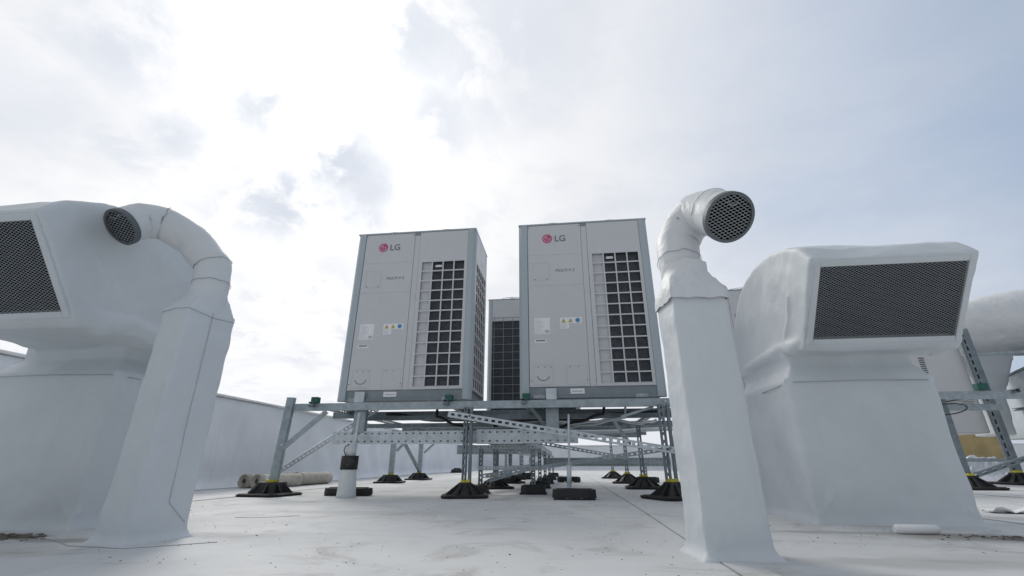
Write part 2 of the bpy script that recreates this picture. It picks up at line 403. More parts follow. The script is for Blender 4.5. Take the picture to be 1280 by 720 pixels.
def cowl(loc, label, seed, bw=.66, bx=0.0, dep=1.0, yf=.16, nin=.045):
    """loc = hood front-bottom line centre projected to floor. local: front is -Y, hood width .62"""
    root = empty('intake_cowl', loc); HW = .34
    prof = [(-.245, 1.10), (-.17, 1.185), (-.05, 1.25), (.12, 1.30), (.33, 1.31), (.52, 1.27), (.68, 1.18), (.80, 1.05), (.87, .90), (.885, .79), (.84, .755), (.60, .765), (.30, .765), (.16, .755), (.030, .745), (.0, .762)]
    mb = MB()
    poly = [(-HW, y if y < .12 else .12+(y-.12)*dep, z) for y, z in prof]
    fs = mb.prism(poly, None, (2*HW, 0, 0))
    # recess behind the grille
    front = fs[-1]                                                  # last edge: grille bottom -> lip
    bmesh.ops.recalc_face_normals(mb.b, faces=mb.b.faces[:])
    bmesh.ops.inset_individual(mb.b, faces=[front], thickness=.032, depth=0)
    r = bmesh.ops.extrude_discrete_faces(mb.b, faces=[front])
    nf = r['faces'][0]; bmesh.ops.translate(mb.b, verts=nf.verts[:], vec=-nf.normal*.10)
    b0, b1 = bx-bw/2, bx+bw/2
    yb = yf+.68*dep
    def ring(z, e, eb=0.0): return [(b0-e, yf-min(e, .02) if e > 0 else yf-e*.8, z), (b1+e, yf-min(e, .02) if e > 0 else yf-e*.8, z), (b1+e, yb+eb+e, z), (b0-e, yb+eb+e, z)]
    mb.frustum(ring(-.02, .03), ring(.03, .004)); mb.frustum(ring(.025, .004), ring(.64, 0)); mb.frustum(ring(.635, 0), ring(.71, -nin)); mb.frustum(ring(.705, -nin), ring(.82, -nin*.8))
    # slack bulges of the wrapping below the hood
    rr = random.Random(seed*11)
    def crease(a, b_, r_=.010, sag=.0):                             # taut folds of the wrapping
        a, b_ = Vector(a), Vector(b_); P = [a.lerp(b_, k/6)+Vector((rr.uniform(-.006, .006), rr.uniform(-.006, .006), rr.uniform(-.006, .006))) for k in range(7)]
        mb.tube(P, [r_*q for q in (.35, .8, 1, .95, .75, .5, .2)], 8)
    for sx in (-1, 1):
        X = sx*HW; xb = b0 if sx < 0 else b1
        crease((X, .20, .79), (X, -.02, 1.05), .012)
        crease((xb, yf-.002, .66), (xb, yf+.10, .52), .008)
        crease((xb, yf-.002, .02), (xb, yf+.07, .16), .012); crease((xb-sx*.01, yf-.002, .02), (xb-sx*.09, yf-.004, .13), .010)
    # pillow lip where the hood wrap overhangs the body sides
    for sx in (-1, 1):
        X = sx*(HW-.022); mb.tube([(X, .03, .80), (X, .12, .785), (X, .24, .815), (X, .34, .80), (X, .5, .795), (X, .7*dep, .80)], [.03, .05, .035, .045, .035, .03], 12)
    o = mb.build('hood_body', 'membrane', root); wrap(o, .0105, .030, .28, 4)
    # grille plane
    A = Vector((0, -.245, 1.10)); B = Vector((0, 0, .762)); uy = (A-B).normalized(); ux = Vector((1, 0, 0)); nn = ux.cross(uy)
    if nn.y > 0: nn = -nn
    c = (A+B)/2; L = (A-B).length; gw, gh = 2*HW-.070, L-.062
    mb = MB()
    for sx in (-1, 1): mb.obox(c+ux*sx*(gw/2-.003)-uy*gh/2-nn*.085-ux*.006, ux*.006, uy*gh, nn*.08)
    for sy in (-1, 1): mb.obox(c+uy*sy*(gh/2-.003)-ux*gw/2-nn*.085-uy*.006, ux*gw, uy*.006, nn*.08)
    mb.obox(c-ux*gw/2-uy*gh/2-nn*.091, ux*gw, uy*gh, nn*.006)
    mb.build('intake_shade_box', 'dark', root)  # added black box, paints the darkness inside the hood
    mb = MB(); fw = .026
    X0, Y0 = gw/2+.010, gh/2+.008
    for sx in (-1, 1): mb.obox(c+ux*(sx*X0-fw/2)-uy*(Y0+fw/2)-nn*.030, ux*fw, uy*(2*Y0+fw), nn*.038)
    for sy in (-1, 1): mb.obox(c+uy*(sy*Y0-fw/2)-ux*(X0-fw/2)-nn*.030, ux*(2*X0-fw), uy*fw, nn*.0375)
    mb.build('grille_frame', 'membrane', root, bevel=.004)
    mb = MB(); mesh_grid(mb, c+nn*.003, ux, uy, gw, gh, .0195, .0112, .0014)
    mb.build('expanded_mesh', 'wire', root)
    # welded lap lines
    mb = MB(); P = [(b0+.02, .158, .672), (bx, .150, .668), (b1-.02, .158, .672)]
    mb.tube([(b0-.004, yf+.3, .612), (b0-.007, yf+.05, .618), (b0+.03, yf-.007, .622), (bx, yf-.010, .626), (b1-.03, yf-.007, .622), (b1+.007, yf+.05, .618), (b1+.004, yf+.3, .612)], .0022, 5)
    mb.build('lap_line', 'seam_soft', root)
    tag(root, label, 'intake cowl', 'membrane wrapped intake cowls')
    return root
cowl((1.462, 2.195, 0), 'large membrane wrapped intake cowl on the right with its whole mesh grille in view', 1, .66, -.042)
cowl((-2.19, 1.42, 0), 'large membrane wrapped intake cowl on the left, its mesh grille cut by the photo edge', 2, .67, -.135, .84, .36, .07)

# ------------------------------------------------------------------ gooseneck vents
def vent(cx, cy, rz, w_, d_, zt, path, rads, C0, n, ro, label, seed, bands):
    root = empty('gooseneck_vent', (cx, cy, 0))
    Rz = Matrix.Rotation(rz, 3, 'Z')
    def ring(z, e, sc=1): return [Rz @ Vector((sx*(w_/2+e)*sc, sy*(d_/2+e)*sc, z)) for sx, sy in ((-1, -1), (1, -1), (1, 1), (-1, 1))]
    mb = MB()
    mb.frustum(ring(-.02, .030), ring(.004, .022)); mb.frustum(ring(.0, .018), ring(.03, .002)); mb.frustum(ring(.015, .004), ring(zt, 0))
    n0 = Vector(path[0])-Vector((cx, cy, 0)); r0 = rads[0]*1.02
    top = [Vector((n0.x, n0.y, n0.z+.02))+Rz @ Vector((sx*r0*.8, sy*r0*.8, 0)) for sx, sy in ((-1, -1), (1, -1), (1, 1), (-1, 1))]
    mb.frustum(ring(zt-.004, 0), top)
    q0 = Vector((n0.x, n0.y, 0)); mb.tube([q0+Vector((0, 0, zt-.02)), q0+Vector((0, 0, n0.z+.045))], rads[0]*1.035, 32)
    rr = random.Random(seed)
    for sx, sy in ((-1, -1), (1, -1), (-1, 1), (1, 1)):
        cr = Rz @ Vector((sx*w_/2, sy*d_/2, 0))
        for a, b_ in (((-sx*.03, 0), (-sx*.065, 0)), ((0, -sy*.03), (0, -sy*.065))):
            P = [cr+Rz @ Vector((a[0]*.2, a[1]*.2, .01)), cr+Rz @ Vector((a[0], a[1], .05)), cr+Rz @ Vector((b_[0], b_[1], .12+rr.uniform(0, .05)))]
            mb.tube(P, [.006, .0065, .002], 8)
        tp = cr+Vector((0, 0, zt)); mb.tube([tp, tp.lerp(q0+Vector((0, 0, n0.z+.02)), .5)+Vector((0, 0, .004)), tp.lerp(q0+Vector((0, 0, n0.z+.05)), .8)], [.004, .007, .004], 8)
    o = mb.build('square_duct', 'membrane', root); wrap(o, .006, .012, .12, 4)
    mb = MB()
    pts = [Vector(p)-Vector((cx, cy, 0)) for p in path]
    # split the path in gores, insert a close ring pair at every joint
    P = []; Q = []
    for i, (p, r_) in enumerate(zip(pts, rads)):
        P.append(p); Q.append(r_)
        if i < len(pts)-1:
            for k in range(1, 6): P.append(p.lerp(pts[i+1], k/6)); Q.append(r_+(rads[i+1]-r_)*k/6)
    rings = mb.tube(P, Q, 40, cap=False)
    k = 0
    for rg in rings:
        for v in rg:
            c_ = P[k]; d = (v.co-c_)
            v.co = c_+d*(1+.035*noise.noise(v.co*13+Vector((seed*3., 0, 0)))+.012*noise.noise(v.co*34))
        k += 1
    o = mb.build('elbow', 'membrane_elbow', root)
    so = o.modifiers.new('thick', 'SOLIDIFY'); so.thickness = .003; so.offset = -1
    # joint bands
    mb = MB()
    for i in bands:
        a, b, c_ = pts[i-1], pts[i], pts[i+1]
        d = ((b-a).normalized()+(c_-b).normalized()).normalized(); u = d.orthogonal().normalized(); v = d.cross(u)
        ringp = []
        for q in range(25):
            t = 2*math.pi*q/24*.72+seed
            dd = (u*math.cos(t)+v*math.sin(t))
            ringp.append(b+dd*(rads[i]*1.025+.0015)+d*.008*noise.noise(dd*3+Vector((i, seed, 0))))
        mb = MB(); mb.tube(ringp, .0009, 5); mb.build('joint_line', 'seam', root)
    # lap line down a corner of the duct
    mb = MB()
    if seed == 2: mb.tube([Rz @ Vector((w_/2+.003, -d_/2+.10, zt-.0)), Rz @ Vector((w_/2+.004, -d_/2+.105, zt*.5)), Rz @ Vector((w_/2+.005, -d_/2+.115, .12)), Rz @ Vector((w_/2+.008, -d_/2+.19, .05))], .0010, 5); mb.build('corner_lap', 'seam_soft', root); mb = MB()
    e = .0035
    mb.tube([Rz @ Vector(q) for q in ((-w_/2, -d_/2-e, zt-.012), (0, -d_/2-e, zt-.002), (w_/2+e, -d_/2-e, zt-.008), (w_/2+e, 0, zt-.02), (w_/2, d_/2, zt-.012))], .0009, 5)
    mb.build('weld_seam', 'seam', root)
    if seed == 1:                                                   # crumpled collar taped round the top of the duct
        mb = MB(); K = 72; rows = []
        for j in range(13):
            t = j/12; row = []
            for k in range(K):
                a = 2*math.pi*k/K; cx_, cy_ = math.cos(a), math.sin(a); mq = max(abs(cx_), abs(cy_))
                sq = Rz @ Vector((cx_/mq*(w_/2+.006), cy_/mq*(d_/2+.006), zt-.03)); ci = Vector((n0.x+cx_*(r0+.004), n0.y+cy_*(r0+.004), n0.z+.075))
                u = min(1, max(0, (t-.15)/.7)); p = sq.lerp(ci, u*u*(3-2*u)); p.z = sq.z+(ci.z-sq.z)*t
                nn_ = Vector((p.x-n0.x, p.y-n0.y, .3)).normalized()
                p += nn_*(.007*abs(noise.noise(p*22))+.006*noise.noise(Vector((p.x*30, p.y*30, p.z*70)))+.002)
                row.append(mb.b.verts.new(p))
            rows.append(row)
        for a_, b_ in zip(rows, rows[1:]):
            for k in range(K):
                f = mb.b.faces.new((a_[k], a_[(k+1) % K], b_[(k+1) % K], b_[k])); f.smooth = True
        mb.build('wrapped_collar', 'membrane_elbow', root)
    # outlet
    n = Vector(n).normalized(); Cc = Vector(C0)-Vector((cx, cy, 0)); u = n.orthogonal().normalized()
    ux = Vector((0, 0, 1)).cross(n).normalized(); uy = n.cross(ux)
    mb = MB()
    prof = [(ro-.007, .010), (ro+.004, .010), (ro+.004, -.009), (ro-.004, -.009)]
    K = 40; rs = []
    for q in range(K):
        t = 2*math.pi*q/K; dd = ux*math.cos(t)+uy*math.sin(t)
        rs.append([mb.b.verts.new(Cc+dd*r_+n*h_) for r_, h_ in prof])
    for q in range(K):
        a, b = rs[q], rs[(q+1) % K]
        for j in range(4): mb.b.faces.new((a[j], b[j], b[(j+1) % 4], a[(j+1) % 4]))
    mb.build('outlet_rim', 'rim', root)
    mb = MB(); mesh_grid(mb, Cc+n*.004, ux, uy, 0, 0, .023, .0125, .0016, circle=ro-.006)
    mb.bar(Cc+n*.006-ux*(ro-.012), Cc+n*.006+ux*(ro-.012), .002, .002, n) if False else None
    # curled tie wire
    mb.tube([Cc+n*.006+ux*(-.03+.012*k)+uy*(ro*.55+.008*math.sin(k*1.9)) for k in range(6)], .0018, 5)
    mb.build('bird_mesh', 'wire', root)
    mb = MB(); ring_ = [Cc-n*.07+(ux*math.cos(2*math.pi*q/32)+uy*math.sin(2*math.pi*q/32))*(ro-.006) for q in range(32)]
    ring2 = [p+n*.066 for p in ring_]
    vs = [mb.b.verts.new(p) for p in ring_]; v2 = [mb.b.verts.new(p) for p in ring2]; mb.b.faces.new(vs)
    for q in range(32): mb.b.faces.new((vs[q], vs[(q+1) % 32], v2[(q+1) % 32], v2[q]))
    mb.build('pipe_shade_cup', 'dark', root, fix=False)  # added black cup, its colour stands for the darkness inside the pipe
    tag(root, label, 'roof vent', 'gooseneck vents on square ducts')
    return root
nR = Vector((math.cos(R(-76))*math.cos(R(-40)), math.sin(R(-76))*math.cos(R(-40)), math.sin(R(-40))))
CR = Vector((.60, 1.45, 1.06))
vent(.457, 1.558, R(8), .185, .15, .80,
     [(.462, 1.60, .86), (.457, 1.62, .97), (.468, 1.645, 1.06), (.505, 1.645, 1.135), (.550, 1.605, 1.170), CR-nR*.10, CR-nR*.004],
     [.076, .077, .079, .082, .084, .086, .087], CR, nR, .087, 'white wrapped gooseneck vent standing right of the air conditioners, outlet facing the viewer', 1, (1, 5))
nL = Vector((math.cos(R(-102))*math.cos(R(-46)), math.sin(R(-102))*math.cos(R(-46)), math.sin(R(-46))))
CL = Vector((-1.765, 1.40, 1.150))
vent(-1.503, 1.612, R(-12), .145, .205, .828,
     [(-1.50, 1.62, .885), (-1.50, 1.62, .97), (-1.515, 1.62, 1.06), (-1.612, 1.585, 1.172), (-1.712, 1.515, 1.228), CL-nL*.085, CL-nL*.004],
     [.069, .069, .070, .071, .071, .072, .073], CL, nL, .073, 'white wrapped gooseneck vent in front of the left cowl, outlet turned to the left', 2, (1, 2, 4))

# ------------------------------------------------------------------ air conditioners
UW, UD, UH = 1.24, .665, 1.70
def make_unit():
    root = empty('outdoor_unit')          # origin: front left bottom corner, x right, y back
    mb = MB()
    mb.box(.02, UW-.02, .012, UD-.012, .10, .125); mb.box(.02, UW-.02, .012, UD-.012, UH-.33, UH-.012)
    mb.box(.088, .62, .012, .06, .12, UH-.33)                      # behind the service panel
    mb.box(.012, .03, .02, UD-.02, .12, UH-.3); mb.box(UW*.5, UW*.5+.02, .07, UD-.07, .12, UH-.33)
    mb.build('casing', 'paint', root)
    # coil block seen through the grilles (front right, right side, back)
    mb = MB()
    mb.box(.665, UW-.06, .035, .055, .11, UH-.33); mb.box(UW-.055, UW-.035, .035, UD-.035, .11, UH-.33); mb.box(.06, UW-.06, UD-.055, UD-.035, .11, UH-.33)
    z = .12
    while z < UH-.34:                                              # fin rows
        mb.box(.67, UW-.06, .0325, .035, z, z+.006); mb.box(UW-.035, UW-.0325, .04, UD-.04, z, z+.006); mb.box(.06, UW-.06, UD-.035, UD-.0325, z, z+.006)
        z += .0128
    mb.build('coil', 'coil', root)
    for x0, x1, y0, y1 in ((0, .085, -.006, .06), (UW-.078, UW, -.006, .06), (0, .06, UD-.055, UD), (UW-.06, UW, UD-.055, UD)):
        mb = MB(); ch = .028
        lx, hy = (x0 < .5), (y0 < .3)
        P = [(x0, y0), (x1, y0), (x1, y1), (x0, y1)]
        idx = 0 if (lx and hy) else 1 if hy else 3 if lx else 2
        Q = []
        for i, p in enumerate(P):
            if i == idx:
                a, b = Vector(P[i-1]), Vector(P[(i+1) % 4]); v = Vector(p)
                Q.append(tuple(v+(a-v).normalized()*ch)); Q.append(tuple(v+(b-v).normalized()*ch))
            else: Q.append(p)
        mb.prism([(a, b, .0) for a, b in Q], None, (0, 0, UH-.006))
        mb.build('corner_post', 'paint_post', root, bevel=.003)
    mb = MB(); mb.box(-.002, UW+.002, -.008, UD+.002, UH-.014, UH)
    mb.build('top_cover', 'paint_post', root, bevel=.005)
    for cx in (UW*.27, UW*.73):                                    # fan guards on top
        mb = MB()
        for r_ in (.05, .10, .15, .20, .25):
            mb.tube([(cx+r_*math.cos(t*math.pi/12), UD/2+r_*math.sin(t*math.pi/12), UH+.05) for t in range(25)], .004, 5)
        for k in range(8):
            t = k*math.pi/4; mb.tube([(cx, UD/2, UH+.05), (cx+.25*math.cos(t), UD/2+.25*math.sin(t), UH+.05), (cx+.27*math.cos(t), UD/2+.27*math.sin(t), UH)], .004, 5)
        mb.build('fan_guard', 'paint_dark', root)
    # front service panel
    mb = MB(); mb.box(.089, .607, .0, .011, .095, UH-.018)
    sp = mb.build('service_panel', 'paint', root, bevel=.003)
    mb = MB(); e = -.0008
    def line(x0, x1, z0, z1): mb.box(x0, x1, e, .001, z0, z1)
    for z in (1.356, 1.036):
        mb = MB(); line(.10, .60, z, z+.0035); mb.build('pressed_line', 'emboss', sp)
    for x0, x1, z0, z1 in ((.135, .293, 1.093, 1.275), (.125, .298, .112, .285), (.41, .59, .112, .28)):
        t = .0035; mb = MB()
        line(x0, x1, z0, z0+t); line(x0, x1, z1-t, z1); line(x0, x0+t, z0+t, z1-t); line(x1-t, x1, z0+t, z1-t)
        mb.build('knockout', 'emboss', sp)
    for x in (.16, .22, .27, .44, .51): mb = MB(); mb.box(x, x+.012, e-.0005, .001, .262, .268); mb.build('slot', 'groove', sp)
    for x, z in ((.105, .15), (.59, .15), (.155, 1.105), (.27, 1.105), (.10, UH-.04), (.595, UH-.04)):
        mb = MB(); mb.tube([(x, -.003, z), (x, .002, z)], .005, 8); mb.build('screw', 'groove', sp)
    pts = [(.21-.055*math.cos(math.pi*(.08+.84*k/16)), -.0015, .20-.05*math.sin(math.pi*(.08+.84*k/16))) for k in range(17)]
    mb = MB(); mb.tube(pts, .0028, 5)
    mb.build('curved_handle', 'groove', sp)
    # round emblem and lettering
    mb = MB(); K = 40
    mb.prism([(.281+.048*math.cos(2*math.pi*k/K), -.0005, 1.531+.048*math.sin(2*math.pi*k/K)) for k in range(K)], None, (0, -.002, 0))
    em = mb.build('round_emblem', 'pink', root)
    mb = MB(); c0 = Vector((.281, -.0032, 1.531))
    def stroke(pts, r_=.0022): mb.tube([c0+Vector((a, 0, b)) for a, b in pts], r_, 5)
    stroke([(-.002, .020), (-.002, -.012), (.010, -.012)])
    A = [(.034*math.cos(R(a)), .034*math.sin(R(a))) for a in range(78, 361, 10)]
    stroke(A); stroke([A[-1], (.012, -.001)])
    mb.tube([c0+Vector((-.015, .0, .013)), c0+Vector((-.015, .001, .013))], .0055, 10)
    mb.build('emblem_strokes', 'white', em)
    text('brand_lettering', 'LG', .092, 'ink', root, (.349, -.0012, 1.498), depth=.0012, bold=.001)
    text('model_lettering', 'MULTI V 5', .040, 'ink', root, (.350, -.0012, 1.174), depth=.0008)
    # stickers
    mb = MB(); mb.box(.141, .282, -.0012, .001, .567, .72)
    s1 = mb.build('rating_label', 'sticker', root)
    mb = MB()
    for k in range(11): mb.box(.150, .150+random.uniform(.05, .12), -.0022, -.0012, .575+k*.0125, .5775+k*.0125)
    mb.box(.235, .272, -.0023, -.0012, .578, .605)
    mb.build('small_print', 'emboss', s1)
    mb = MB(); mb.box(.373, .57, -.0012, .001, .661, .716); mb.box(.373, .454, -.0012, .001, .612, .658)
    s2 = mb.build('warning_label', 'sticker', root)
    for x in (.405, .468):
        mb = MB(); mb.prism([(x-.022, -.0013, .669), (x+.022, -.0013, .669), (x, -.0013, .709)], None, (0, -.001, 0))
        f = mb.build('warning_triangle', 'warn', s2)
        mb = MB(); mb.box(x-.002, x+.002, -.0034, -.0023, .680, .697); mb.box(x-.002, x+.002, -.0034, -.0023, .673, .677); mb.build('exclamation_mark', 'ink', s2)
    mb = MB(); mb.prism([(.533+.021*math.cos(k*math.pi/12), -.0013, .688+.021*math.sin(k*math.pi/12)) for k in range(24)], None, (0, -.001, 0))
    mb.build('blue_symbol', 'blue', s2)
    mb = MB()
    for k in range(4): mb.box(.38, .38+random.uniform(.04, .065), -.0022, -.0012, .620+k*.009, .6225+k*.009)
    mb.build('small_print', 'emboss', s2)
    mb = MB(); mb.box(.14, .246, -.0012, .001, .488, .517); s3 = mb.build('name_plate', 'sticker', root)
    mb = MB(); mb.box(.152, .236, -.0022, -.0012, .500, .512); mb.build('plate_print', 'ink', s3)
    # gap strip
    mb = MB(); mb.box(.610, .662, .004, .011, .095, UH-.018); mb.build('centre_strip', 'paint', root)
    mb = MB(); mb.box(.612, .660, -.003, .003, UH-.045, UH-.018); mb.build('strip_cap', 'paint_dark', root)
    # front grille panel: face plate with 4 x 12 openings
    def grille(name, to, x0, x1, z0, z1, gx0, gx1, gz0, gz1, nc, nr, t=.011, bar=.012):
        mb = MB()
        def B(a, b, c, d, th=t, off=0):
            o, ax, ay = to
            mb.obox(o+ax*a+Vector((0, 0, c))+ay*off, ax*(b-a), Vector((0, 0, d-c)), ay*th)
        B(x0, gx0, z0, z1); B(gx1, x1, z0, z1); B(gx0, gx1, z0, gz0); B(gx0, gx1, gz1, z1)
        pw, ph = (gx1-gx0+bar)/nc, (gz1-gz0+bar)/nr
        for i in range(1, nc): B(gx0+i*pw-bar, gx0+i*pw, gz0, gz1, .009, .001)
        for j in range(1, nr): B(gx0, gx1, gz0+j*ph-bar, gz0+j*ph, .007, .002)
        return mb.build(name, 'paint', root)
    g = grille('front_grille', (Vector((0, 0, 0)), Vector((1, 0, 0)), Vector((0, 1, 0))), .665, UW-.080, .095, UH-.018, .703, 1.131, .115, 1.346, 4, 12)
    mb = MB(); mb.box(.70, .803, .026, .031, .113, 1.35); mb.build('backing_plate', 'plate', g)
    mb = MB(); mb.box(.835, .90, .022, .0255, 1.295, 1.318); mb.build('inner_tag', 'white', g)
    grille('side_grille', (Vector((UW, 0, 0)), Vector((0, 1, 0)), Vector((-1, 0, 0))), .062, UD-.062, .095, UH-.018, .09, UD-.09, .115, 1.346, 5, 12)
    mb = MB(); mb.box(.0, .011, .062, UD-.062, .095, UH-.018); mb.build('side_panel', 'paint', root)
    # back: plain head panel and wire guard
    mb = MB(); mb.box(.062, UW-.062, UD-.011, UD, 1.42, UH-.018); mb.build('back_panel', 'paint', root)
    mb = MB()
    for k in range(9): x = .09+k*(UW-.18)/8; mb.tube([(x, UD-.008, .1), (x, UD-.008, 1.42)], .003, 5)
    for k in range(12): z = .13+k*.112; mb.tube([(.06, UD-.004, z), (UW-.06, UD-.004, z)], .003, 5)
    mb.build('wire_guard', 'wire', root)
    # base
    mb = MB(); mb.box(.03, UW-.03, .010, UD-.01, .022, .094); mb.box(.05, UW-.05, .0, UD, .0, .020)
    bs = mb.build('base', 'paint_dark', root)
    mb = MB(); mb.box(.438, .558, .006, .0105, .034, .078); mb.build('base_label', 'sticker', bs)
    mb = MB(); mb.box(.452, .545, .004, .0065, .052, .060); mb.build('label_print', 'emboss', bs)
    for x in (.12, .98):
        mb = MB(); mb.box(x, x+.10, -.004, .02, -.002, .026); mb.build('foot_bracket', 'galv', bs)
    return root
ZB = .772
u0 = make_unit(); u0.location = (-2.062, 3.9, ZB)
tag(u0, 'left front grey air conditioner with pink round emblem and its grilled side in view', 'air conditioner', 'grey rooftop air conditioners')
u1 = copy_tree(u0); u1.location = (-.392, 3.9, ZB)
tag(u1, 'grey air conditioner with round pink emblem standing right, beside the gooseneck vent')
u2 = copy_tree(u0); u2.location = (-1.05+UW, 6.0+UD, ZB); u2.rotation_euler.z = math.pi
tag(u2, 'rear air conditioner with dark wire guarded back, seen between the two front ones')
u3 = copy_tree(u0); u3.location = (1.60, 6.0, ZB)
tag(u3, 'grey air conditioner glimpsed between the right gooseneck vent and the right cowl')

# ------------------------------------------------------------------ steel frame
def channel(mb, p0, p1, face, wd=.041, dp=.041, slots=True, pitch=.05, slot=.028, th=.003, rows=1):
    """slotted C channel: face = direction the slotted web looks to"""
    p0, p1 = Vector(p0), Vector(p1); a = p1-p0; L = a.length; a.normalize()
    f = Vector(face); f = (f-a*f.dot(a)).normalized(); u = a.cross(f)
    o = p0-u*wd/2
    # flanges behind the web
    mb.obox(o-f*dp, a*L, u*th, f*(dp-th)); mb.obox(o+u*(wd-th)-f*dp, a*L, u*th, f*(dp-th))
    if rows == 2: mb.obox(o+u*th-f*dp, a*L, u*(wd-2*th), f*th)  # closing plate added behind tray webs to make their holes dark
    elif wd > .03 and dp > .03:
        lp = wd*.30; mb.obox(o+u*th-f*dp, a*L, u*(lp-th), f*th); mb.obox(o+u*(wd-lp)-f*dp, a*L, u*(lp-th), f*th)
    if not slots: mb.obox(o-f*th, a*L, u*wd, f*th); return
    edge = wd*.31 if rows == 1 else wd*.14
    sw = wd-2*edge
    if rows == 1:
        mb.obox(o-f*th, a*L, u*edge, f*th); mb.obox(o+u*(wd-edge)-f*th, a*L, u*edge, f*th)
        segs = [(edge, wd-edge)]
    else:
        hh = wd*.10
        mb.obox(o-f*th, a*L, u*edge, f*th); mb.obox(o+u*(wd-edge)-f*th, a*L, u*edge, f*th)
        mb.obox(o+u*(edge+hh)-f*th, a*L, u*(wd-2*edge-2*hh), f*th)
        segs = [(edge, edge+hh), (wd-edge-hh, wd-edge)]
    s_ = 0.0
    while s_ < L:
        e = min(pitch-slot, L-s_)
        for q0, q1 in segs: mb.obox(o+a*s_+u*q0-f*th, a*e, u*(q1-q0), f*th)
        s_ += pitch
    for q0, q1 in segs: mb.obox(o+a*(L-.004)+u*q0-f*th*.9, a*.004, u*(q1-q0), f*th*.8)

def foot(parent, x, y, sc=1.0, rz=.1, tr=.052):
    mb = MB(); Rm = Matrix.Translation((x, y, 0)) @ Matrix.Rotation(rz, 4, 'Z') @ Matrix.Scale(sc, 4) @ Matrix.Diagonal((1, 1, .84 if tr > .06 else .95, 1))
    def oct_(r_, z, c=.7):
        return [Rm @ Vector((sx*r_, sy*r_*c2, z)) for sx, sy, c2 in ()]
    def ring(h_, z, k=.22): 
        P = []
        for sx, sy in ((1, -1), (1, 1), (-1, 1), (-1, -1)):
            a = Vector((sx*h_, sy*h_*(1-k) if (sx*sy < 0) else sy*h_, z)); b = Vector((sx*h_*(1-k), sy*h_, z))
            A = [Vector((sx*h_, sy*h_*(1-k), z)), Vector((sx*h_*(1-k), sy*h_, z))]
            if sx*sy > 0: pass
            else: A.reverse()
            P += A
        # order counter-clockwise
        P.sort(key=lambda v: math.atan2(v.y, v.x))
        return [Rm @ p for p in P]
    mb.frustum(ring(.19, 0), ring(.20, .022)); mb.frustum(ring(.185, .021), ring(.182, .028))
    mb.frustum(ring(.115, .026), ring(tr+.012, .090)); mb.frustum(ring(tr+.010, .088), ring(tr, .126))
    for k in range(8):
        t = k*math.pi/4+math.pi/8
        d = Vector((math.cos(t), math.sin(t), 0)); u = Vector((-d.y, d.x, 0))*.004
        P = [d*.06+Vector((0, 0, .026)), d*.182+Vector((0, 0, .026)), d*.176+Vector((0, 0, .034)), d*(tr+.012)+Vector((0, 0, .118)), d*.04+Vector((0, 0, .118))]
        mb.prism([Rm @ (p-u) for p in P], None, (Rm.to_3x3() @ (u*2)))
    f = mb.build('rubber_foot', 'rubber', parent)
    mb = MB()
    for sx, sy in ((1, 0), (-1, 0), (0, 1), (0, -1)):
        d = Vector((sx, sy, 0)); u = Vector((-sy, sx, 0))
        mb.prism([Rm @ (d*.026+u*q+Vector((0, 0, z))) for q, z in ((-.032, .126), (.032, .126), (.028, .142), (.010, .150), (-.010, .141), (-.026, .150))], None, Rm.to_3x3() @ (d*.012))
    mb.build('yellow_collar', 'yellow', f)

fr = empty('support_frame', (0, 0, 0))
tag(fr, 'galvanised steel frame on black rubber feet carrying the grey air conditioners', 'steel frame')
def rail(p0, p1, face=(0, -1, 0), wd=.062, dp=.041, slots=False, name='rail', m='galv', **k):
    mb = MB(); channel(mb, p0, p1, face, wd, dp, slots, **k); return mb.build(name, m, fr)
zr = .720
rail((-2.47, 3.85, zr), (1.05, 3.85, zr))
rail((-2.43, 4.58, zr), (1.05, 4.58, zr), m='galv_shaded')
rail((-2.43, 5.20, zr-.06), (1.05, 5.20, zr-.06), wd=.045, m='galv_shaded')
rail((-2.43, 5.98, zr), (3.2, 5.98, zr), m='galv_shaded'); rail((-2.43, 6.68, zr), (3.2, 6.68, zr), m='galv_shaded')
rail((-2.43, 7.9, zr), (1.3, 7.9, zr), m='galv_shaded'); rail((-2.43, 8.6, zr), (1.3, 8.6, zr), m='galv_shaded')
rail((-2.0, 4.25, .655), (1.0, 4.25, .655), wd=.041, m='galv_shaded')
for x in (-2.22, -1.0, -.33, .93):
    rail((x, 3.80, zr+.020), (x, 8.7, zr+.020), (1, 0, 0), .041, .041, True, name='cross_rail', m='galv_shaded')
for x, y in ((-2.22, 3.84), (-1.0, 3.84), (-.33, 3.84), (-1.0, 4.6), (-.33, 4.6), (.93, 4.6), (-2.22, 4.6)):
    mb = MB(); mb.box(x-.032, x+.032, y-.028, y+.028, zr+.033, zr+.084); mb.build('rubber_pad', 'green', fr, bevel=.005)
def post(x, y, top, slotted=True, tx=0, name='post', wd=.044, double=False, f=(0, -1, 0), sc=1.0):
    mb = MB()
    channel(mb, (x, y, .10), (x+tx, y, top), f, wd, .041, slotted, .06, .034)
    if double: channel(mb, (x+wd+.012, y, .10), (x+tx+wd+.012, y, top), f, .022, .041, False)
    mb.build(name, 'galv_shaded' if slotted else 'galv', fr); foot(fr, x+(wd/2 if double else 0), y, sc, random.uniform(-.3, .5), .052 if slotted else .088)
post(-2.49, 3.83, .805, False, .03, wd=.068)
post(-.845, 3.83, .70, True, 0, double=True, wd=.034, sc=.92)
post(.765, 3.83, .70, True, 0, double=True, wd=.044)
post(-2.48, 6.51, .70, False, wd=.07); post(-2.48, 7.80, .70, False, wd=.07)
for y in (5.2, 6.6, 8.3): post(-.80, y, .66, True, sc=.9)
post(.80, 5.35, .70); post(.80, 6.75, .70); post(.80, 8.9, .70)
post(2.3, 6.0, .70); post(2.3, 8.0, .70)
